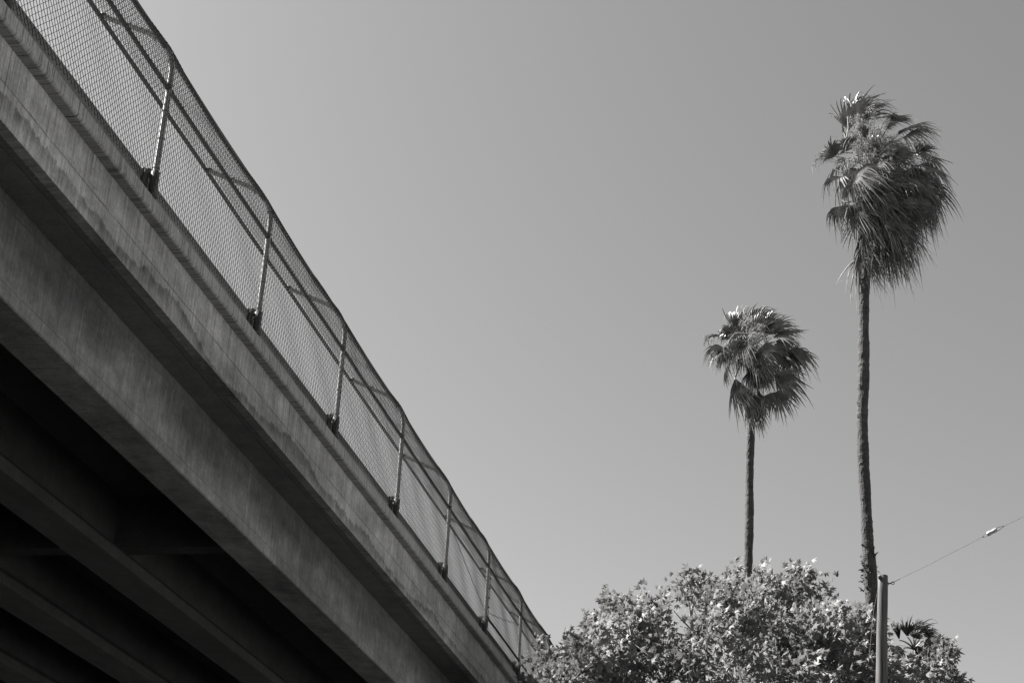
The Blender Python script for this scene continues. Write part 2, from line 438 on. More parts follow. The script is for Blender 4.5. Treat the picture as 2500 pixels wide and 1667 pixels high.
def trunk(pts, widths, Y, name, parent, seed, boots=()):
    """pts are (px,py) down the trunk, width in photo pixels"""
    r = random.Random(seed)
    W = [at(x, y, Y) for x, y in pts]
    depth = [(-(RM.transposed() @ (w - Vector((0,0,CAMZ)))).z) for w in W]
    R = [w_*d/F_PX/2 for w_, d in zip(widths, depth)]
    top, bot = W[0], W[-1]
    # carry it down to the ground
    W.append(Vector((bot.x+.05, Y, 0))); R.append(R[-1]*1.25)
    zs = []; z = W[0].z
    while z > 0: zs.append(z); z -= r.uniform(.06, .13)
    zs.append(0)
    path = []
    for z in zs:
        for i in range(len(W)-1):
            if W[i].z >= z >= W[i+1].z:
                t = (W[i].z-z)/max(1e-6, W[i].z-W[i+1].z)
                p = W[i].lerp(W[i+1], t); path.append((p.x+.012*math.sin(z*1.7+seed), p.y, z, R[i]*(1-t)+R[i+1]*t)); break
        else: path.append((W[-1].x, Y, 0, R[-1]))
    mb = MB(); n = 18; vs = []; fs = []
    ring = [r.uniform(-.03, .05) for _ in path]
    for i, (x, y, z, ra) in enumerate(path):
        slow = 1 + .05*math.sin(z*2.3+seed) + .03*math.sin(z*6.1)
        for k in range(n):
            a = 2*math.pi*k/n
            rr = ra*slow*(1 + ring[i] + r.uniform(-.045, .045))
            vs.append((x+math.cos(a)*rr, y+math.sin(a)*rr, z+r.uniform(-.012, .012)))
    for i in range(len(path)-1):
        for k in range(n):
            a = i*n+k; b = i*n+(k+1) % n; fs.append((b, a, a+n, b+n))
    fs.append(tuple(range(n)))
    mb.add(vs, fs)
    # torn leaf-base stubs
    for (x, y, z, ra) in path[::1]:
        for _ in range(1 if r.random() < .5 else 0):
            a = r.uniform(0, 6.28); p = Vector((x+math.cos(a)*ra*.97, y+math.sin(a)*ra*.97, z))
            dd = Vector((math.cos(a)*.6, math.sin(a)*.6, 1)); sdv = Vector((-math.sin(a), math.cos(a), 0))*.03
            l = r.uniform(.02, .05)
            mb.add([p-sdv, p+sdv, p+dd*l+sdv*.4, p+dd*l-sdv*.5], [(0,1,2,3)])
    for (bp, cnt, sz) in boots:
        c = at(*bp, Y)
        for _ in range(cnt):
            a = r.uniform(0, 6.28); zz = c.z + r.gauss(0, .28)
            ra = R[-2]*.82
            p = Vector((c.x+math.cos(a)*ra*.9, Y+math.sin(a)*ra*.9, zz))
            up = r.uniform(-.5, 1.0); dd = Vector((math.cos(a), math.sin(a), up))*r.uniform(.06, sz)
            sdv = Vector((-math.sin(a), math.cos(a), .2))*r.uniform(.02, .05)
            k_ = p+dd*.6+Vector((0,0,.02))
            mb.add([p-sdv, p+sdv, k_+sdv*.7, k_-sdv*.7, p+dd+sdv*.2, p+dd-sdv*.3], [(0,1,2,3), (3,2,4,5)])
    o = mb.build(name, M_ptrunk, None, False); o.parent = parent; o.matrix_parent_inverse = Matrix.Translation(-parent.location)
    return o, path[0]
def pput(mb, name, mat, parent):
    o = mb.build(name, mat); o.parent = parent; o.matrix_parent_inverse = Matrix.Translation(-parent.location); return o

def fuzz(mb, c, R, n, r, w=.009, L=(.05, .17)):
    """feathery flower clusters"""
    for _ in range(n):
        d = Vector((r.gauss(0,1), r.gauss(0,1), r.gauss(0,1))).normalized()
        p = c + d*R*r.random()**.5
        strand(mb, p, (d + Vector((.3, 0, r.uniform(-.4, .8)))), r.uniform(*L), w*r.uniform(.6, 1.3), r, .5, .3, 2)

# ---- tall palm
YT = 45.
tall = thing('palm_tree', 'taller fan palm with shaggy windblown crown and thick skirt of dead fronds', 'palm tree', at(2130, 1500, YT).to_2d().to_3d())
tall.location = (tall.location.x, YT, 0)
trunk([(2106, 560), (2112, 640), (2111, 700), (2108, 850), (2106, 1000), (2108, 1150), (2114, 1250), (2120, 1340), (2127, 1420), (2130, 1510)],
      [22, 23, 25, 27, 28, 27, 28, 30, 33, 34], YT, 'trunk', tall, 3, [((2126, 1395), 46, .16), ((2120, 1410), 40, .15), ((2116, 1345), 10, .09)])
r = random.Random(11)
def zt5(x, y, dy=0.): return at(1950 + x*.3509, 180 + y*.3509, YT+dy)     # enlarged-detail coordinates of the tall crown
core = zt5(530, 620)
mb = MB()
FT = [  # hub, tip, depth of hub, depth of tip, spread, droop, wind, normal
    ((350, 400), (380, 85), -.2, -.3, .8, .2, .5, (.2, -1, .1)),
    ((410, 370), (480, 95), .0, .1, .8, .3, .6, (.5, -1, .2)),
    ((450, 350), (550, 150), .4, .6, .8, .6, .6, (0, -1, .5)),
    ((640, 340), (720, 260), .3, .4, 1.2, .6, .6, (0, -1, .3)),
    ((690, 430), (890, 320), -.1, .1, .9, .5, .5, (.1, -.5, 1)),
    ((720, 450), (930, 380), .4, .8, .9, .8, .4, (.1, -.7, 1)),
    ((800, 560), (1010, 600), .1, .3, 1.2, 1.0, .4, (.3, -1, .5)),
    ((820, 640), (1050, 690), -.2, -.1, 1.1, 1.0, .3, (.3, -1, .6)),
    ((780, 680), (960, 860), -.4, -.4, 1.1, .6, .4, (.5, -1, .5)),
    ((330, 440), (300, 350), -.6, -.9, 1.2, .1, .2, (-.6, -1, .3)),
    ((255, 580), (190, 440), -.5, -.6, 1.3, .2, .5, (-.5, -1, .6)),
    ((260, 560), (130, 540), .1, .1, 1.1, .9, .2, (-.5, -.6, 1)),
    ((320, 640), (200, 700), -.3, -.6, 1.3, .9, .5, (-.7, -.8, .6)),
    ((320, 720), (160, 760), -.5, -.9, 1.2, .8, .9, (-.6, -1, .7)),
    ((400, 700), (330, 850), -1.0, -1.4, 1.4, .5, 1.0, (-.3, -1, .6)),
    ((410, 720), (480, 840), -1.2, -1.7, 1.3, .6, .8, (-.4, -1, .8)),
    ((560, 790), (700, 850), -1.3, -1.6, 1.35, .2, .3, (-.5, -1, .5)),
    ((620, 700), (720, 780), -1.3, -1.5, 1.3, .5, .5, (-.2, -1, .9)),
    ((700, 700), (820, 790), -.9, -1.2, 1.3, .5, .5, (-.1, -1, .9)),
    ((380, 920), (270, 1010), -.5, -.8, 1.5, .8, 1.1, (-.5, -1, .3)),
    ((400, 930), (420, 1100), -.9, -1.0, 1.5, .3, .6, (.3, -1, .1)),
    ((300, 920), (250, 1060), -.1, -.2, 1.2, .6, .9, (-.4, -1, .3)),
    ((520, 860), (560, 1080), -.9, -1.1, 1.2, .4, .7, (.2, -1, .3)),
    ((650, 850), (740, 1060), -.8, -.9, 1.2, .4, .6, (.1, -1, .3)),
    ((760, 820), (850, 1010), -.3, -.3, 1.3, .4, .6, (.2, -1, .3)),
    ((860, 760), (950, 980), .2, .2, 1.1, .5, .3, (.2, -1, .2)),
    ((560, 560), (480, 380), -.5, -.9, 1.2, .2, .8, (0, -1, .6)),
    ((470, 450), (430, 330), -1.0, -1.3, 1.1, .3, .6, (-.4, -1, .5)),
    ((600, 400), (680, 320), -.9, -1.0, 1.1, .4, .5, (-.2, -1, .6)),
    ((540, 620), (470, 720), -1.2, -1.5, 1.2, .5, .5, (-.6, -1, .5)),
    ((660, 560), (790, 600), -1.0, -1.1, 1.2, .6, .4, (-.3, -1, .7)),
    ((380, 520), (270, 420), -.3, -.5, 1.2, .4, .4, (-.5, -1, .5)),
    ((390, 600), (250, 600), -.4, -.7, 1.3, .7, .5, (-.5, -.8, .7)),
    ((430, 660), (330, 740), -.8, -1.1, 1.3, .6, .7, (-.5, -1, .6)),
    ((830, 560), (900, 470), .1, .2, .9, .4, .3, (-.3, -1, .6)),
    ((700, 930), (830, 1130), -.5, -.5, 1.0, .4, .4, (.1, -1, .3)),
    ((620, 560), (760, 480), .2, .3, 1.3, .4, .6, (.1, -1, .5)),
]
for (h, t, dh, dt, sp, dr, wi, nm) in FT:
    frond(mb, core + Vector((r.uniform(-.1,.1), r.uniform(-.1,.1), r.uniform(-.4, .3))), zt5(*h, dh), zt5(*t, dt), Vector(nm), sp, dr*.9, wi*.7, 26, .52, r, rag=.2)
for i in range(20):     # tangled fans on the near side, caught at odd angles by the wind
    hub = zt5(r.uniform(430, 860), r.uniform(640, 1080), -r.uniform(.5, 1.3))
    a = r.uniform(-2.6, .7); tip = hub + Vector((math.cos(a)+.25, -.3, math.sin(a)))*r.uniform(.38, .62)
    frond(mb, core, hub, tip, Vector((r.uniform(-1.1, .1), -1, r.uniform(.2, 1.1))), r.uniform(.7, 1.3), r.uniform(.4, 1.0), r.uniform(.1, .6), 18, .34, r, rag=.3)
for i in range(17):     # the far half and the inside of the crown
    a = r.uniform(0, 6.28); el = r.uniform(-.7, 1.1)
    d = Vector((math.cos(a)*math.cos(el), abs(math.sin(a))*math.cos(el)*.9+.05, math.sin(el)))
    hub = core + Vector((.1, .1, -.1)) + d*r.uniform(.4, .85); tip = hub + (d+Vector((.2, 0, -.35)))*r.uniform(.5, .75)
    frond(mb, core, hub, tip, Vector((r.uniform(-.5,.5), -1, r.uniform(.2, 1))), r.uniform(.9, 1.4), r.uniform(.4, .9), r.uniform(.3, .8), 22, .5, r)
pput(mb, 'crown', M_frond, tall)
mb = MB()   # dead skirt hanging down and swept to the right
for i in range(64):
    u = i/63
    hz = r.uniform(820, 1270); sx = (hz-820)/450
    hx = 470 + r.uniform(-150, 330)*(1-sx*.62) + 60*(1-sx)
    dy = r.uniform(-.8, .7)*(1-sx*.6)
    hub = zt5(hx, hz, dy); L = r.uniform(130, 270)
    dirx = r.uniform(-.1, .75)*1.0 + .15
    if hx < 420 or i % 4 == 0: dirx = r.uniform(-.35, .3)
    tip = zt5(hx + L*dirx, hz + L*.85, dy*1.2)
    frond(mb, zt5(470 + (hx-470)*.3, hz-110, dy*.3), hub, tip, Vector((r.uniform(-1,1), -1, r.uniform(-.3,.3))), r.uniform(.3, .8), r.uniform(.1, .5), r.uniform(.0, .4), 10, .3, r, .2, .4, .012, 1.0)
for i in range(230):
    hz = r.uniform(850, 1330); sx = (hz-850)/480
    hx = 500 + r.uniform(-200, 380)*(1-sx*.5) + 50*sx
    p = zt5(hx, hz, r.uniform(-.7, .6)); strand(mb, p, Vector((r.uniform(-.3, .9), r.uniform(-.4,.4), -1)), r.uniform(.3, 1.1), r.uniform(.008, .018), r, .5, .35, 6)
for i in range(150):
    hx = r.uniform(700, 960); p = zt5(hx, 640 + (hx-700)*.3 + r.uniform(0, 360), r.uniform(-.4, .5))
    strand(mb, p, Vector((r.uniform(.0, .6), r.uniform(-.3,.3), -1)), r.uniform(.4, 1.0), r.uniform(.006, .014), r, .7, .15, 6)
for i in range(90):
    lo = i % 2
    p = zt5(r.uniform(640, 800), r.uniform(1150, 1320), r.uniform(-.4, .3)) if lo else zt5(r.uniform(830, 990), r.uniform(690, 900), r.uniform(-.3, .3))
    strand(mb, p, Vector((r.uniform(.0, .5) if lo else r.uniform(-.3, .25), r.uniform(-.2,.2), -1)), r.uniform(.6, 1.25)*(.8 if lo else 1), r.uniform(.008, .018), r, .9, .12, 8)
for (hx, hz, tx_, tz) in ((880, 740, 960, 960), (900, 800, 930, 1010), (840, 820, 900, 1060), (760, 1080, 850, 1290), (690, 1150, 760, 1380), (620, 1180, 660, 1400), (560, 1180, 590, 1380)):
    for q in range(2):
        frond(mb, core, zt5(hx + r.uniform(-15, 15), hz, r.uniform(-.3, .3)), zt5(tx_ + r.uniform(-25, 25), tz + r.uniform(-20, 30), r.uniform(-.3, .3)), Vector((r.uniform(-.6,.3), -1, .1)), r.uniform(.25, .5), .4, .1, 9, .3, r, .1, .3, .01)
pput(mb, 'skirt', M_dead, tall)
mb = MB()   # feathery flower clusters through the middle and top of the crown
for (x, y, n, R, dy) in ((430, 340, 260, .30, -.7), (520, 330, 300, .30, -.8), (590, 350, 240, .28, -.7), (450, 430, 320, .34, -1.0), (560, 440, 360, .36, -1.0), (650, 430, 240, .3, -.8),
                     (420, 520, 320, .34, -1.1), (520, 540, 380, .38, -1.2), (630, 530, 320, .34, -1.0), (730, 520, 240, .3, -.7), (480, 620, 260, .3, -1.2), (590, 630, 220, .3, -1.2),
                     (360, 600, 200, .26, -.9), (860, 560, 220, .3, -.3), (920, 620, 200, .3, -.2), (820, 480, 160, .25, -.2), (380, 380, 150, .2, -.7), (330, 640, 140, .2, -.8)):
    c = zt5(x + r.uniform(-12, 12), y + r.uniform(-12, 12), dy)
    for q in range(5): fuzz(mb, c + Vector((r.gauss(0,.5), r.gauss(0,.4), r.gauss(0,.6)))*R, R*r.uniform(.22, .5), n//5, r, .008, (.04, .14))
    st = core + Vector((0, -.1, -.1)); mb.tube(curve(st, c, Vector((0, -.1, .2)), 6), .010, 4, False)
for i in range(26):
    a = zt5(r.uniform(380, 560), r.uniform(330, 560), -.9); b = a + Vector((r.uniform(-.5, .4), r.uniform(-.3, .1), r.uniform(-.5, .1)))
    mb.tube(curve(a, b, Vector((-.05, -.05, .15)), 7), .008, 4, False)
for pl_ in (((470, 670), (520, 730), (572, 800)), ((435, 915), (470, 1010), (530, 1110), (600, 1210)), ((400, 905), (340, 935), (322, 1010)), ((715, 715), (760, 770), (800, 815)), ((390, 880), (330, 900), (300, 880)),
            ((560, 850), (640, 930), (700, 1060)), ((300, 690), (240, 660), (215, 720)), ((330, 450), (345, 380), (340, 300))):
    mb.tube([zt5(x, y, -1.35 + .1*k) for k, (x, y) in enumerate(pl_)], .020, 6, False)
for i in range(9):   # loose curls blown free at the left
    a = zt5(r.uniform(230, 280), r.uniform(540, 640), -.2); b = zt5(r.uniform(90, 170), r.uniform(540, 650), -.3)
    mb.tube(curve(a, b, Vector((0, 0, .12)), 7), .006, 4, False); strand(mb, b, Vector((0, 0, -1)), .3, .008, r, .3, .3)
pput(mb, 'flower_stalks', M_flower, tall)

# ---- shorter palm
YS = 55.
short = thing('palm_tree', 'shorter fan palm with open ragged crown rising behind the leafy tree', 'palm tree')
short.location = (at(1828, 1400, YS).x, YS, 0)
trunk([(1829, 880), (1831, 960), (1833, 1040), (1831, 1150), (1828, 1300), (1827, 1430)], [15, 16, 18, 20, 21, 21], YS, 'trunk', short, 5)
def zs6(x, y, dy=0.): return at(1680 + x*.236, 710 + y*.236, YS+dy)
core = zs6(650, 590); mb = MB(); r = random.Random(5)
FS = [
    ((495, 440), (450, 130), -.2, -.2, .42, .1, .2, (.3, -1, 0)),
    ((500, 440), (545, 200), -.1, .0, .40, .1, .6, (.8, -1, 0)),
    ((820, 450), (840, 150), .1, .2, .95, .2, .5, (.3, -1, .1)),
    ((830, 460), (950, 250), .0, .1, 1.0, .2, .6, (.2, -1, .1)),
    ((700, 450), (630, 170), -.1, .0, 1.0, .3, .8, (.2, -1, .3)),
    ((610, 470), (540, 270), -.3, -.4, 1.0, .3, .7, (.1, -1, .4)),
    ((760, 430), (760, 200), .2, .3, 1.1, .2, .6, (.2, -1, .2)),
    ((770, 790), (860, 900), -.2, -.2, 1.2, .5, .2, (.1, -1, .3)),
    ((690, 900), (740, 1010), -.2, -.2, .8, .3, .2, (.1, -1, .3)),
    ((790, 860), (800, 1040), .3, .3, 1.0, .3, .2, (.1, -1, .3)),
    ((700, 840), (830, 960), .4, .4, .9, .6, .2, (.1, -1, .3)),
    ((560, 420), (420, 300), .1, .1, 1.0, .5, .3, (-.4, -1, .3)),
    ((580, 470), (400, 560), .0, .1, 1.0, .8, .2, (-.3, -1, .3)),
    ((880, 560), (1010, 650), -.1, -.1, 1.2, .6, .2, (.1, -1, .5)),
    ((900, 700), (1020, 820), .2, .2, 1.2, .5, .2, (.1, -1, .3)),
    ((430, 640), (330, 760), -.5, -.6, 1.0, .6, .4, (-.4, -1, .4)),
    ((560, 500), (400, 470), -.5, -.8, 1.1, .6, .3, (-.4, -1, .5)),
    ((700, 380), (650, 110), .3, .5, .9, .1, .9, (.1, -1, .4)),
    ((620, 360), (600, 140), .5, .8, .8, .3, 1.2, (.1, -1, .5)),
    ((470, 430), (340, 350), -.4, -.6, .85, .2, .2, (-.5, -1, .3)),
    ((440, 430), (290, 440), -.2, -.2, .9, .4, .3, (-.4, -1, .3)),
    ((380, 590), (140, 600), -.3, -.4, .6, 1.1, .1, (.3, -.9, .5)),
    ((420, 610), (210, 650), -.4, -.5, 1.0, 1.0, .2, (-.2, -.4, 1)),
    ((330, 470), (180, 470), .1, .0, .7, 1.0, .1, (-.2, -.5, 1)),
    ((420, 620), (280, 700), -.6, -.8, .9, 1.1, .4, (-.3, -.6, 1)),
    ((870, 480), (1190, 390), .1, .2, .38, .2, .3, (.1, -1, .6)),
    ((870, 490), (1120, 480), -.2, -.3, .6, .8, .3, (.1, -1, .8)),
    ((900, 520), (1200, 580), .3, .4, .7, 1.1, .2, (.1, -1, .5)),
    ((1060, 620), (1330, 700), -.1, .0, .65, .8, .3, (.1, -1, .4)),
    ((1020, 640), (1200, 790), .1, .2, 1.2, .9, .1, (.1, -1, .2)),
    ((730, 620), (900, 690), -1.0, -1.3, 1.15, .15, .2, (-.3, -1, .4)),
    ((700, 700), (850, 850), -1.0, -1.2, .8, .3, .4, (-.2, -1, .5)),
    ((900, 850), (1190, 980), -.3, -.4, .75, .3, .3, (.1, -1, .3)),
    ((890, 860), (1160, 1100), .0, .0, .6, .3, .3, (.1, -1, .2)),
    ((900, 1040), (1020, 1280), -.3, -.3, 1.25, .1, .2, (.2, -1, .1)),
    ((850, 1050), (880, 1250), -.2, -.1, 1.0, .2, .3, (-.2, -1, .1)),
    ((485, 910), (545, 1270), -.6, -.6, .42, .1, .2, (.2, -1, 0)),
    ((490, 905), (600, 1180), -.7, -.8, .40, .1, .6, (-.6, -1, .4)),
    ((480, 910), (500, 1180), -.4, -.4, .36, .1, .6, (.2, -1, 0)),
    ((640, 1080), (680, 1300), -.5, -.6, .5, .1, .3, (-.4, -1, .2)),
    ((730, 1040), (760, 1300), -.4, -.4, .55, .1, .2, (.1, -1, 0)),
    ((640, 820), (680, 1000), -.3, -.3, .8, .1, .1, (.5, -1, 0)),
    ((560, 520), (540, 700), -.9, -1.2, .8, .5, .4, (-.2, -1, .4)),
    ((600, 700), (560, 800), -.7, -.9, 1.2, .6, .6, (-.3, -1, .6)),
]
for (h, t, dh, dt, sp, dr, wi, nm) in FS:
    frond(mb, core + Vector((r.uniform(-.06,.06), r.uniform(-.06,.06), r.uniform(-.5, .2))), zs6(*h, dh), zs6(*t, dt), Vector(nm), sp*1.15, dr*.8, wi*.65, max(12, int(22*sp)), .58, r, rag=.14)
for i in range(9):
    a = r.uniform(0, 3.14); el = r.uniform(-.5, .9)
    d = Vector((math.cos(a)*math.cos(el), math.sin(a)*math.cos(el)*.9+.1, math.sin(el)))
    hub = core + d*r.uniform(.5, .9); frond(mb, core, hub, hub + (d+Vector((.35, 0, -.1)))*.7, Vector((r.uniform(-.5,.5), -1, r.uniform(.2, 1))), 1.1, .6, .6, 24, .5, r)
pput(mb, 'crown', M_frond, short)
mb = MB()
for i in range(15):  # arching stalks hanging on the left
    a = zs6(r.uniform(540, 640), r.uniform(430, 560), -.9); b = zs6(r.uniform(400, 580), r.uniform(640, 900), -1.0)
    mb.tube(curve(a, b, Vector((-.28, -.1, .28)), 9), .010, 4, False)
    for k in range(3): strand(mb, b, Vector((r.uniform(-.4,.4), 0, -1)), .4, .006, r, .3, .2, 4)
for (x, y, n, R, dy) in ((610, 330, 150, .24, -.7), (640, 480, 170, .26, -.9), (720, 420, 160, .26, -.8), (640, 600, 200, .26, -.9), (600, 690, 120, .22, -.9), (560, 240, 90, .2, -.2), (780, 520, 90, .2, -.5)):
    fuzz(mb, zs6(x, y, dy), R, n, r, .009, (.08, .22))
for i in range(60):
    strand(mb, zs6(r.uniform(200, 600), r.uniform(600, 720), r.uniform(-.9, -.2)), Vector((r.uniform(0, .5), 0, -1)), r.uniform(.2, .7), r.uniform(.006, .012), r, .4, .2, 5)
for i in range(8):
    a = zs6(r.uniform(170, 280), r.uniform(440, 470), -.2); b = zs6(r.uniform(130, 240), r.uniform(500, 600), -.2)
    mb.tube(curve(a, b, Vector((-.06, 0, .1)), 7), .006, 4, False)
for i in range(10):
    a = zs6(r.uniform(680, 820), r.uniform(330, 480), -.8); b = a + Vector((r.uniform(.1, .4), -.1, r.uniform(-.4, -.1)))
    mb.tube(curve(a, b, Vector((.02, 0, .12)), 6), .011, 4, False)
pput(mb, 'flower_stalks', M_flower, short)
mb = MB()
for i in range(26):
    h = (r.uniform(600, 730), r.uniform(980, 1230)); L = r.uniform(120, 200)
    frond(mb, zs6(650, h[1]-70), zs6(*h, r.uniform(-.3, .3)), zs6(h[0]+L*r.uniform(-.1, .45), h[1]+L, r.uniform(-.4,.3)), Vector((r.uniform(-1,1), -1, 0)), r.uniform(.25, .5), .1, .2, 12, .35, r, .1, .3, .01)
pput(mb, 'skirt', M_dead, short)

# ---- low palm mostly hidden by the leafy tree
YL = 41.
low = thing('palm_tree', 'small low fan palm peeking above foliage just right of the wooden pole', 'palm tree')
low.location = (at(2240, 1600, YL).x, YL, 0)
trunk([(2238, 1600), (2240, 1640), (2241, 1700)], [24, 26, 28], YL, 'trunk', low, 9)
def z8(x, y, dy=0.): return at(1800 + x/3.357, 1200 + y/3.357, YL+dy)
core = z8(1450, 1290); mb = MB(); r = random.Random(3)
FL = [((1330, 1215), (1280, 1035), -.3, -.3, .30, .0, .1, (.4, -1, 0)), ((1395, 1190), (1400, 1010), -.3, -.3, .6, .05, .1, (.2, -1, 0)),
      ((1445, 1195), (1480, 1040), .0, .0, .8, .2, .4, (.2, -1, .1)), ((1480, 1160), (1560, 1060), .2, .3, .8, .2, .5, (.2, -1, .1)),
      ((1460, 1210), (1480, 1130), -.6, -.7, .9, .1, .2, (.2, -1, .2)), ((1520, 1180), (1610, 1130), .1, .1, .8, .4, .3, (.2, -1, .2)),
      ((1530, 1220), (1600, 1260), -.1, -.1, 1.0, .6, .4, (.2, -1, .2)), ((1500, 1260), (1540, 1340), -.3, -.3, 1.1, .4, .4, (.2, -1, .2)),
      ((1560, 1300), (1680, 1360), .0, .1, 1.0, .8, .3, (.2, -1, .2)), ((1580, 1400), (1660, 1500), .0, .1, 1.0, .5, .3, (.2, -1, .2)),
      ((1360, 1280), (1280, 1340), .0, .0, 1.0, .8, .3, (-.2, -1, .3)), ((1300, 1260), (1250, 1330), .3, .3, 1.0, .8, .3, (-.2, -1, .3))]
for (h, t, dh, dt, sp, dr, wi, nm) in FL:
    frond(mb, core, z8(*h, dh), z8(*t, dt), Vector(nm), sp*1.2, dr*1.2, wi*1.2, 24, .6, r, rag=.25)
pput(mb, 'crown', M_frond, low)
mb = MB()
for i in range(34):
    h = (r.uniform(1380, 1640), r.uniform(1250, 1500)); L = r.uniform(60, 120)
    frond(mb, core, z8(*h, r.uniform(-.4, .4)), z8(h[0]+L*r.uniform(-.1, .7), h[1]+L, r.uniform(-.4,.4)), Vector((r.uniform(-1,1), -1, 0)), r.uniform(.3, .8), .3, .3, 14, .35, r, .1, .3, .01)
for i in range(120):
    strand(mb, z8(r.uniform(1500, 1720), r.uniform(1250, 1460), r.uniform(-.5,.5)), Vector((r.uniform(-.2, .7), 0, -1)), r.uniform(.3, .7), .006, r, .4, .2, 5)
pput(mb, 'skirt', M_dead, low)

for q in (tall, short, low): q['group'] = 'fan palms beyond the leafy tree'

# ------------------------------------------------------------------ the leafy tree
M_leaf = leafmat('broad leaf', .145, .36, .55, .5, 1.3, .12)
M_bark = plain('pale bark', .16, .85, 0, .45, 6, .3, .5, (1,1,.5))
YB = 31.
tree = thing('sycamore_tree', 'broad leafy sycamore with pale branches and lobed leaves beside the bridge', 'tree')
tx = at(1800, 1600, YB).x
tree.location = (tx, YB, 0)
OUT = [(1270, 1660), (1290, 1590), (1318, 1552), (1340, 1622), (1380, 1618), (1398, 1540), (1420, 1520), (1441, 1497), (1470, 1475), (1492, 1460), (1530, 1448), (1566, 1421), (1585, 1450), (1612, 1432), (1650, 1430), (1684, 1392),
       (1720, 1405), (1755, 1390), (1788, 1366), (1808, 1402), (1840, 1390), (1865, 1370), (1890, 1396), (1915, 1386), (1946, 1372), (1956, 1440), (1972, 1470), (1990, 1430), (2005, 1404), (2014, 1470), (2024, 1492), (2038, 1458), (2060, 1492), (2089, 1483), (2110, 1500),
       (2140, 1530), (2166, 1580), (2195, 1555), (2235, 1590), (2272, 1580), (2298, 1560), (2322, 1556), (2312, 1590), (2300, 1625), (2325, 1645), (2340, 1665)]
ox = np.array([p[0] for p in OUT]); oy = np.array([p[1] for p in OUT])
def outline(x): return float(np.interp(x, ox, oy))
def dpt(x):  # half depth of the crown at this bearing
    u = (x-1790)/600.; return 3.3*math.sqrt(max(.03, 1-u*u))
def ycen(x): return YB - (1.8 if x < 1420 else (1.8*(1500-x)/80 if x < 1500 else 0))
r = random.Random(21)
PXM = 137.
sprigs = []      # (origin, direction, length)
HOLES = [(1660, 1518, 26), (1672, 1545, 18), (1960, 1480, 16), (1815, 1425, 12), (1702, 1480, 12)]
def hole(px, py): return any((px-a)**2 + (py-b)**2 < c*c for a, b, c in HOLES)
clumps = []
for i in range(230):
    x = r.uniform(1340, 2262); o_ = outline(x)
    if i < 130: y = o_ + r.uniform(78, 118) + 20*math.sin(x/31.) + 16*math.sin(x/13.+1)
    else: y = o_ + 112 + 14*math.sin(x/31.) + (r.random()**1.15)*300
    if hole(x, y): continue
    if 2120 < x < 2230 and y < 1600: continue
    D = dpt(x)
    e = min(1, max(0, (y-o_)/160.))
    dy = r.uniform(-1, 1)*D*(.35+.65*e) if i > 60 else r.uniform(-.5, .5)*D
    if i % 3 == 0 and i > 150: dy = -D*(.6+.4*r.random())*(.3+.7*e)
    R = r.uniform(.22, .50)*(1 if y > o_+100 else .75)
    clumps.append((x, y, dy, R))
def px2(x, y, dy): return at(x, y, ycen(x)+dy)
for (x, y, dy, R) in clumps:
    c = px2(x, y, dy)
    n = int(7 + 18*R)
    for k in range(n):
        d = Vector((r.gauss(0, 1), r.gauss(0, 1), r.gauss(.35, .8))).normalized()
        p = c + d*R*r.uniform(.0, .65); d2 = (d + Vector((.25, 0, .45))).normalized()
        sprigs.append((p, d2, r.uniform(.22, .42)))
for i in range(46):   # thick low lobe on the left
    x = r.uniform(1330, 1470); y = max(outline(x)+62, r.uniform(1625, 1800)); c = px2(x, y, r.uniform(-1, 1)); clumps.append((x, y, 0, .35))
    for k in range(14):
        d = Vector((r.gauss(0, 1), r.gauss(0, 1), r.gauss(.35, .8))).normalized()
        sprigs.append((c + d*.35*r.random(), (d + Vector((.25, 0, .45))).normalized(), r.uniform(.2, .35)))
# fixed sprigs that stand clear of the outline
for (x, y, up) in ((1318, 1556, .42), (1398, 1540, .25), (1444, 1500, .22), (1492, 1464, .22), (1566, 1424, .42), (1612, 1434, .28), (1684, 1391, .3), (1788, 1366, .42), (1865, 1369, .4), (1905, 1385, .3), (1946, 1372, .5),
                   (2005, 1404, .55), (2008, 1440, .5), (2038, 1458, .45), (2089, 1484, .35), (2140, 1520, .3), (2295, 1556, .35), (2310, 1556, .35), (2318, 1580, .3), (2335, 1645, .3), (2345, 1665, .3), (1350, 1600, .2), (1725, 1402, .2), (2062, 1488, .3), (2290, 1585, .3), (2340, 1660, .3)):
    for k in range(6):
        tipd = Vector((r.uniform(-.3, .4), r.uniform(-.2,.2), 1)).normalized()
        p = px2(x + r.uniform(-7, 7), y + 16 + up*PXM*.8 + (0 if k < 3 else r.uniform(15, 60)), r.uniform(-.25, .25)); sprigs.append((p, tipd, up))
# leaf template: five pointed lobes, lightly folded along the midrib
ang = [-90, -48, -18, 12, 34, 62, 90, 118, 146, 168, 198, 228]
rad = [.12, .44, .84, .46, .95, .52, 1.08, .52, .95, .46, .84, .44]
tpl = [(0, 0, 0)]
for a, q in zip(ang, rad):
    x, y = math.cos(math.radians(a))*q*.5, math.sin(math.radians(a))*q*.5
    tpl.append((x, y + .02, -.7*abs(x) - .6*(x*x+y*y)))
tpl = np.array(tpl); nt_ = len(tpl)
tri = np.array([(0, k, k+1) for k in range(1, nt_-1)] + [(0, nt_-1, 1)])
LP, LA, LN, LS = [], [], [], []
twig = MB()
def topx(p):
    q = RM.transposed() @ (p - Vector((0, 0, CAMZ))); return 1250 + q.x/-q.z*F_PX, 833.5 - q.y/-q.z*F_PX
gaps = [(1660, 1520, 34), (1680, 1548, 22), (1706, 1490, 15), (1972, 1470, 26), (1815, 1432, 18), (1560, 1490, 14), (2120, 1560, 16)]
def open_gap(p):
    x, y = topx(p); return any((x-a)**2 + (y-b)**2 < c*c for a, b, c in gaps)
sprigs = [q for q in sprigs if not open_gap(q[0] + q[1]*q[2]*.6)]
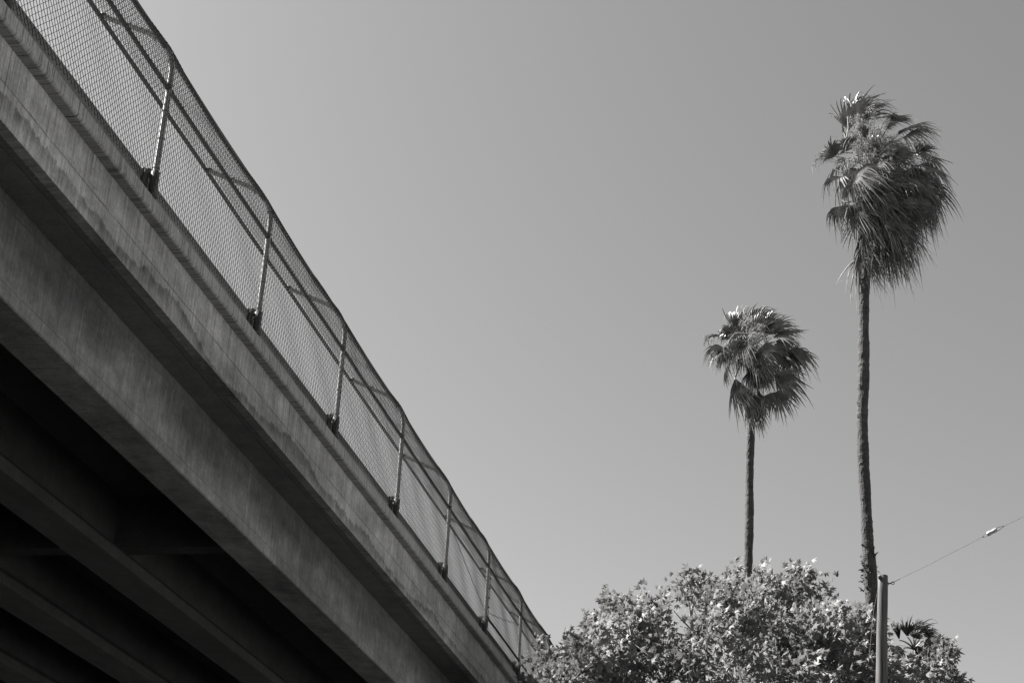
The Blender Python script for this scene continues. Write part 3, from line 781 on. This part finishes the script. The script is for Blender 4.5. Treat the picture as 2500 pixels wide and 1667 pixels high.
for (p, d, L) in sprigs:
    nl = r.randint(5, 8)
    q1 = p + d*L
    side = d.cross(Vector((r.uniform(-1,1), r.uniform(-1,1), .3))).normalized()
    for k in range(nl):
        t = (k+.6)/nl; an = k*2.4 + r.uniform(-.4, .4)
        rot = Matrix.Rotation(an, 3, d)
        o_ = (rot @ side)
        ax = (o_*(1.1-.6*t) + d*(.5+.8*t) + Vector((.18, 0, .0)) + Vector((r.gauss(0,.2), r.gauss(0,.2), r.gauss(0,.25)))).normalized()
        sz = r.choice((r.uniform(.09, .15), r.uniform(.12, .20), r.uniform(.16, .24)))*(1 if t < .8 else .8)
        base = p + d*L*t + ax*(.05+sz*.45)
        nv = (Vector((-.60, -.12, .70)) + o_*.25 + Vector((r.gauss(0,.7), r.gauss(0,.7), r.gauss(0,.5)))); nv = (nv - ax*nv.dot(ax)).normalized()
        LP.append(base); LA.append(ax); LN.append(nv); LS.append(sz)
    if r.random() < .6: twig.tube([p - d*.12, p + d*L*.5, q1], [.008, .006, .003], 4, False)
LP = np.array(LP); LA = np.array(LA); LN = np.array(LN); LS = np.array(LS)[:, None]
LX = np.cross(LA, LN)
curl = rng.uniform(-.2, 2.0, (len(LP), 1))
n = len(LP)
V = (LP[:, None, :] + LS[:, :, None]*(tpl[None, :, 0:1]*LX[:, None, :] + tpl[None, :, 1:2]*LA[:, None, :] + (tpl[None, :, 2:3]*curl[:, :, None])*LN[:, None, :]))
V = V.reshape(-1, 3)
Fc = (tri[None] + (np.arange(n)*nt_)[:, None, None]).reshape(-1, 3)
me = bpy.data.meshes.new('crown')
me.vertices.add(len(V)); me.vertices.foreach_set('co', V.ravel())
me.loops.add(Fc.size); me.loops.foreach_set('vertex_index', Fc.ravel().astype(np.int32))
me.polygons.add(len(Fc)); me.polygons.foreach_set('loop_start', np.arange(0, Fc.size, 3, dtype=np.int32))
me.update(); me.validate()
o = put('crown', me, M_leaf); o.parent = tree; o.matrix_parent_inverse = Matrix.Translation(-tree.location)
print('leaves', n)
# trunk, limbs and branches
mb = twig
base = Vector((tx, YB, 0)); fork = Vector((tx+.1, YB, 3.0))
mb.tube([base, base.lerp(fork, .5)+Vector((.05, 0, 0)), fork], [.30, .24, .21], 14)
limbs = []
for (x, y, dy) in ((1420, 1720, -.4), (1560, 1620, -.6), (1700, 1620, -.4), (1760, 1640, .8), (1860, 1560, -.4), (1950, 1600, .8), (2040, 1620, -.6), (2220, 1690, 0), (1640, 1700, -1.6), (1900, 1700, -1.8), (1800, 1600, 1.8)):
    e = px2(x, y, dy); m1 = fork.lerp(e, .4) + Vector((0, 0, -.25)); m2 = fork.lerp(e, .75) + Vector((r.uniform(-.15,.15), 0, .05))
    mb.tube([fork-Vector((0,0,.1)), m1, m2, e], [.12, .09, .065, .045], 8); limbs.append(e)
for (x, y, dy, R) in clumps:
    c = px2(x, y, dy); e = min(limbs, key=lambda q: (q-c).length)
    if (e-c).length < .1: continue
    k = curve(e, c, Vector((r.uniform(-.15,.15), r.uniform(-.1,.1), r.uniform(.0, .2))), 5)
    mb.tube(k, [.03, .026, .022, .018, .014, .009], 5, False)
# branches seen in the open: a pale bough at left and the forking one by the sky gap
def bough(pts, r0, r1, Ys):
    P_ = [at(x, y, Ys) for x, y in pts]
    mb.tube(P_, [r0 + (r1-r0)*i/(len(P_)-1) for i in range(len(P_))], 7, False)
bough([(1448, 1590), (1455, 1575), (1475, 1560), (1505, 1550), (1530, 1530), (1560, 1515)], .026, .012, YB-2.3)
bough([(1718, 1580), (1700, 1560), (1690, 1535), (1686, 1500), (1694, 1470), (1698, 1440)], .040, .014, YB-.9)
bough([(1702, 1565), (1706, 1530), (1712, 1500), (1730, 1480), (1748, 1470), (1762, 1480)], .026, .008, YB-.9)
bough([(1694, 1545), (1680, 1528), (1662, 1510), (1645, 1490)], .018, .007, YB-.9)
bough([(1690, 1550), (1678, 1532), (1660, 1528)], .014, .006, YB-.8)
bough([(1716, 1425), (1722, 1415), (1735, 1405), (1750, 1404)], .016, .007, YB-.9)
o = mb.build('trunk', M_bark); o.parent = tree; o.matrix_parent_inverse = Matrix.Translation(-tree.location)

# ------------------------------------------------------------------ wooden pole, wire
M_wood = plain('weathered pole wood', .075, .9, 0, .7, 2.2, .2, 1., (24, 24, .45))
M_knot = plain('dark fittings', .05, .7, .3, .2, 10)
M_cer = plain('white ceramic', .24, .45, 0, .06, 10, .5)
YW = 26.8
ptop = at(2155.5, 1405, YW); pb = at(2152, 1660, YW)
pole = thing('utility_pole', 'weathered round wooden pole standing in front of the leafy tree', 'pole', (pb.x, YW, 0))
ppx = F_PX/28.2
mb = MB(); nseg = 40; pts = []
r = random.Random(4)
for i in range(nseg+1):
    t = i/nseg; z = ptop.z*(1-t); zz = ptop.z - z
    x = ptop.x + (pb.x-ptop.x)*min(3.2, zz/(ptop.z-pb.z))
    pts.append((x + .003*math.sin(i*1.3), YW, z))
rads = [(11.6 + 1.9*min(4, i/nseg*ptop.z/2.0))/ppx*(1+r.uniform(-.012,.012)) for i in range(nseg+1)]
mb.tube([(pts[0][0], YW, ptop.z+.004)] + pts, [rads[0]*.93] + rads, 28)
o = mb.build('shaft', M_wood, None, True); o.parent = pole; o.matrix_parent_inverse = Matrix.Translation(-pole.location)
for p in o.data.polygons:
    if len(p.vertices) > 4: p.use_smooth = False
def fitting(name, fn, mat=M_knot):
    mb = MB(); fn(mb); q = mb.build(name, mat); q.parent = pole; q.matrix_parent_inverse = Matrix.Translation(-pole.location); return q
R0 = rads[0]
def b1(mb):
    c = at(2149, 1413, YW); mb.tube([(c.x, YW-R0*.9, c.z), (c.x, YW-R0-.02, c.z)], .018, 8); mb.tube([(c.x, YW-R0*.8, c.z), (c.x, YW-R0-.006, c.z)], .034, 8)
fitting('bolt', b1)
def b2(mb):
    c = at(2167, 1424, YW)
    mb.tube([(ptop.x+R0*.8, YW, c.z), (ptop.x+R0+.05, YW, c.z+.006)], .011, 8)
    mb.tube([(ptop.x+R0+.05+.022*math.cos(a)+.02, YW, c.z+.008+.022*math.sin(a)) for a in [k*math.pi/5 for k in range(11)]], .006, 5)
    mb.tube([(ptop.x+R0-.0, YW, c.z), (ptop.x+R0+.006, YW, c.z)], .03, 8)
fitting('eye_bolt', b2)
def b3(mb):
    for (x, y) in ((2146, 1458), (2154, 1513), (2150, 1490), (2157, 1470), (2149, 1560), (2155, 1600)):
        c = at(x, y, YW); dx = c.x-ptop.x; dy_ = math.sqrt(max(1e-4, R0*R0-dx*dx))
        mb.tube([(c.x, YW-dy_+.01, c.z), (c.x, YW-dy_-.010, c.z)], .010, 6)
fitting('nails', b3)
def b4(mb):
    a = at(2143, 1440, YW); b = at(2133, 1490, YW+.05)
    mb.tube([(ptop.x-R0*.9, YW, a.z+.06), (a.x, YW, a.z), b, b+Vector((-.1, .02, -.8))], .004, 5)
fitting('side_wire', b4)
wa = at(2176, 1422, YW); ins = at(2422, 1298, YW-.3); far = at(3300, 860, YW-1.6)
wire = thing('guy_wire', 'thin stay wire sloping up to the right from the pole top', 'wire', tuple(wa))
def wput(mb, name, mat, sm=False, parent=None):
    q = mb.build(name, mat, None, sm); q.parent = wire; q.matrix_parent_inverse = Matrix.Translation(-wire.location); return q
mb = MB()
d = (far-ins).normalized()
i0 = ins - d*.085; i1 = ins + d*.085
mb.tube([wa + Vector((-.03, 0, -.012)), wa, wa.lerp(i0, .4)+Vector((0,0,-.012)), wa.lerp(i0, .8)+Vector((0,0,-.006)), i0 - d*.05], .0042, 5)
mb.tube([i1 + d*.09, i1.lerp(far, .5)+Vector((0,0,-.03)), far], .0042, 5)
mb.tube([wa.lerp(i0, .0), wa.lerp(i0, .09)+Vector((0,0,-.003))], .0085, 5)
up = Vector((0, 0, 1)); s_ = (up - d*up.dot(d)).normalized()
for sg in (-1, 1):
    mb.tube([i0 - d*.10, i0 - d*.02 + s_*sg*.025, i0 + d*.03 + s_*sg*.022], .0042, 5)
    mb.tube([i1 + d*.12, i1 + d*.02 + s_*sg*.025, i1 - d*.03 + s_*sg*.022], .0042, 5)
wput(mb, 'strand', M_dark)
mb = MB()
mb.tube([i0+d*.0, i0+d*.006, i0+d*.055, i0+d*.07, i0+d*.10, i0+d*.115, i1-d*.006, i1], [.024, .034, .035, .031, .031, .035, .034, .024], 12)
wput(mb, 'insulator', M_cer, True)

# ------------------------------------------------------------------ ground
def ground_mat(name, col, sc=1.0, var=.3): return plain(name, col, .95, 0, var, sc, .2, .2)
def sheet(name, x0, x1, y0, y1, z, mat):
    mb = MB(); mb.add([(x0,y0,z),(x1,y0,z),(x1,y1,z),(x0,y1,z)], [(0,1,2,3)]); return tag(mb.build(name, mat), kind='structure')
sheet('ground', -1500, 1500, -1500, 1500, 0, ground_mat('dry earth', .145, .6))
sheet('road', -46., 9.0, -300, 300, .004, plain('street asphalt', .032, .9, 0, .25, 6, .3, .2))
mbp = MB(); mbp.box(9.0, 11.4, -300, 300, -.1, .14); tag(mbp.build('pavement', plain('pavement concrete', .2, .9, 0, .15, 3, .3, .2)), kind='structure')
for i in range(2):
    sheet('road_marking', -3.1+.3*i, -3.0+.3*i, -300, 300, .008, plain('line paint', .6, .7, 0, .2, 6))

# ------------------------------------------------------------------ light
SUN_AZ, SUN_EL = math.radians(-82), math.radians(46)      # azimuth from +Y, clockwise
sd = Vector((math.sin(SUN_AZ)*math.cos(SUN_EL), math.cos(SUN_AZ)*math.cos(SUN_EL), math.sin(SUN_EL)))
L = bpy.data.lights.new('sun', 'SUN'); L.energy = 5.0; L.angle = math.radians(.53); L.color = (1, .98, .95)
so = bpy.data.objects.new('sun', L); C.objects.link(so); so.rotation_euler = sd.to_track_quat('Z', 'Y').to_euler(); so.location = (-30, 0, 60)
w = bpy.data.worlds.new('World'); S.world = w; w.use_nodes = True
nt = w.node_tree; bg = nt.nodes['Background']
sky = nt.nodes.new('ShaderNodeTexSky'); sky.sky_type = 'NISHITA'; sky.sun_disc = False
sky.sun_elevation = SUN_EL; sky.sun_rotation = SUN_AZ
sky.air_density = .7; sky.dust_density = 1.5; sky.ozone_density = 1.0; sky.altitude = 50
vm = nt.nodes.new('ShaderNodeVectorMath'); vm.operation = 'DOT_PRODUCT'; vm.inputs[1].default_value = (.75, .25, 0)
nt.links.new(sky.outputs[0], vm.inputs[0]); nt.links.new(vm.outputs['Value'], bg.inputs[0]); bg.inputs[1].default_value = .05

# ------------------------------------------------------------------ camera
cam = bpy.data.cameras.new('camera'); cam.sensor_width = 36; cam.lens = F_PX/2500*36; cam.clip_end = 4000; cam.clip_start = .1
co = bpy.data.objects.new('camera', cam); C.objects.link(co)
co.matrix_world = Matrix.Translation((0, 0, CAMZ)) @ RM.to_4x4()
S.camera = co
S.view_settings.view_transform = 'Standard'; S.view_settings.look = 'None'; S.view_settings.exposure = 2.36; S.view_settings.gamma = 1
S.cycles.max_bounces = 6; S.cycles.diffuse_bounces = 3
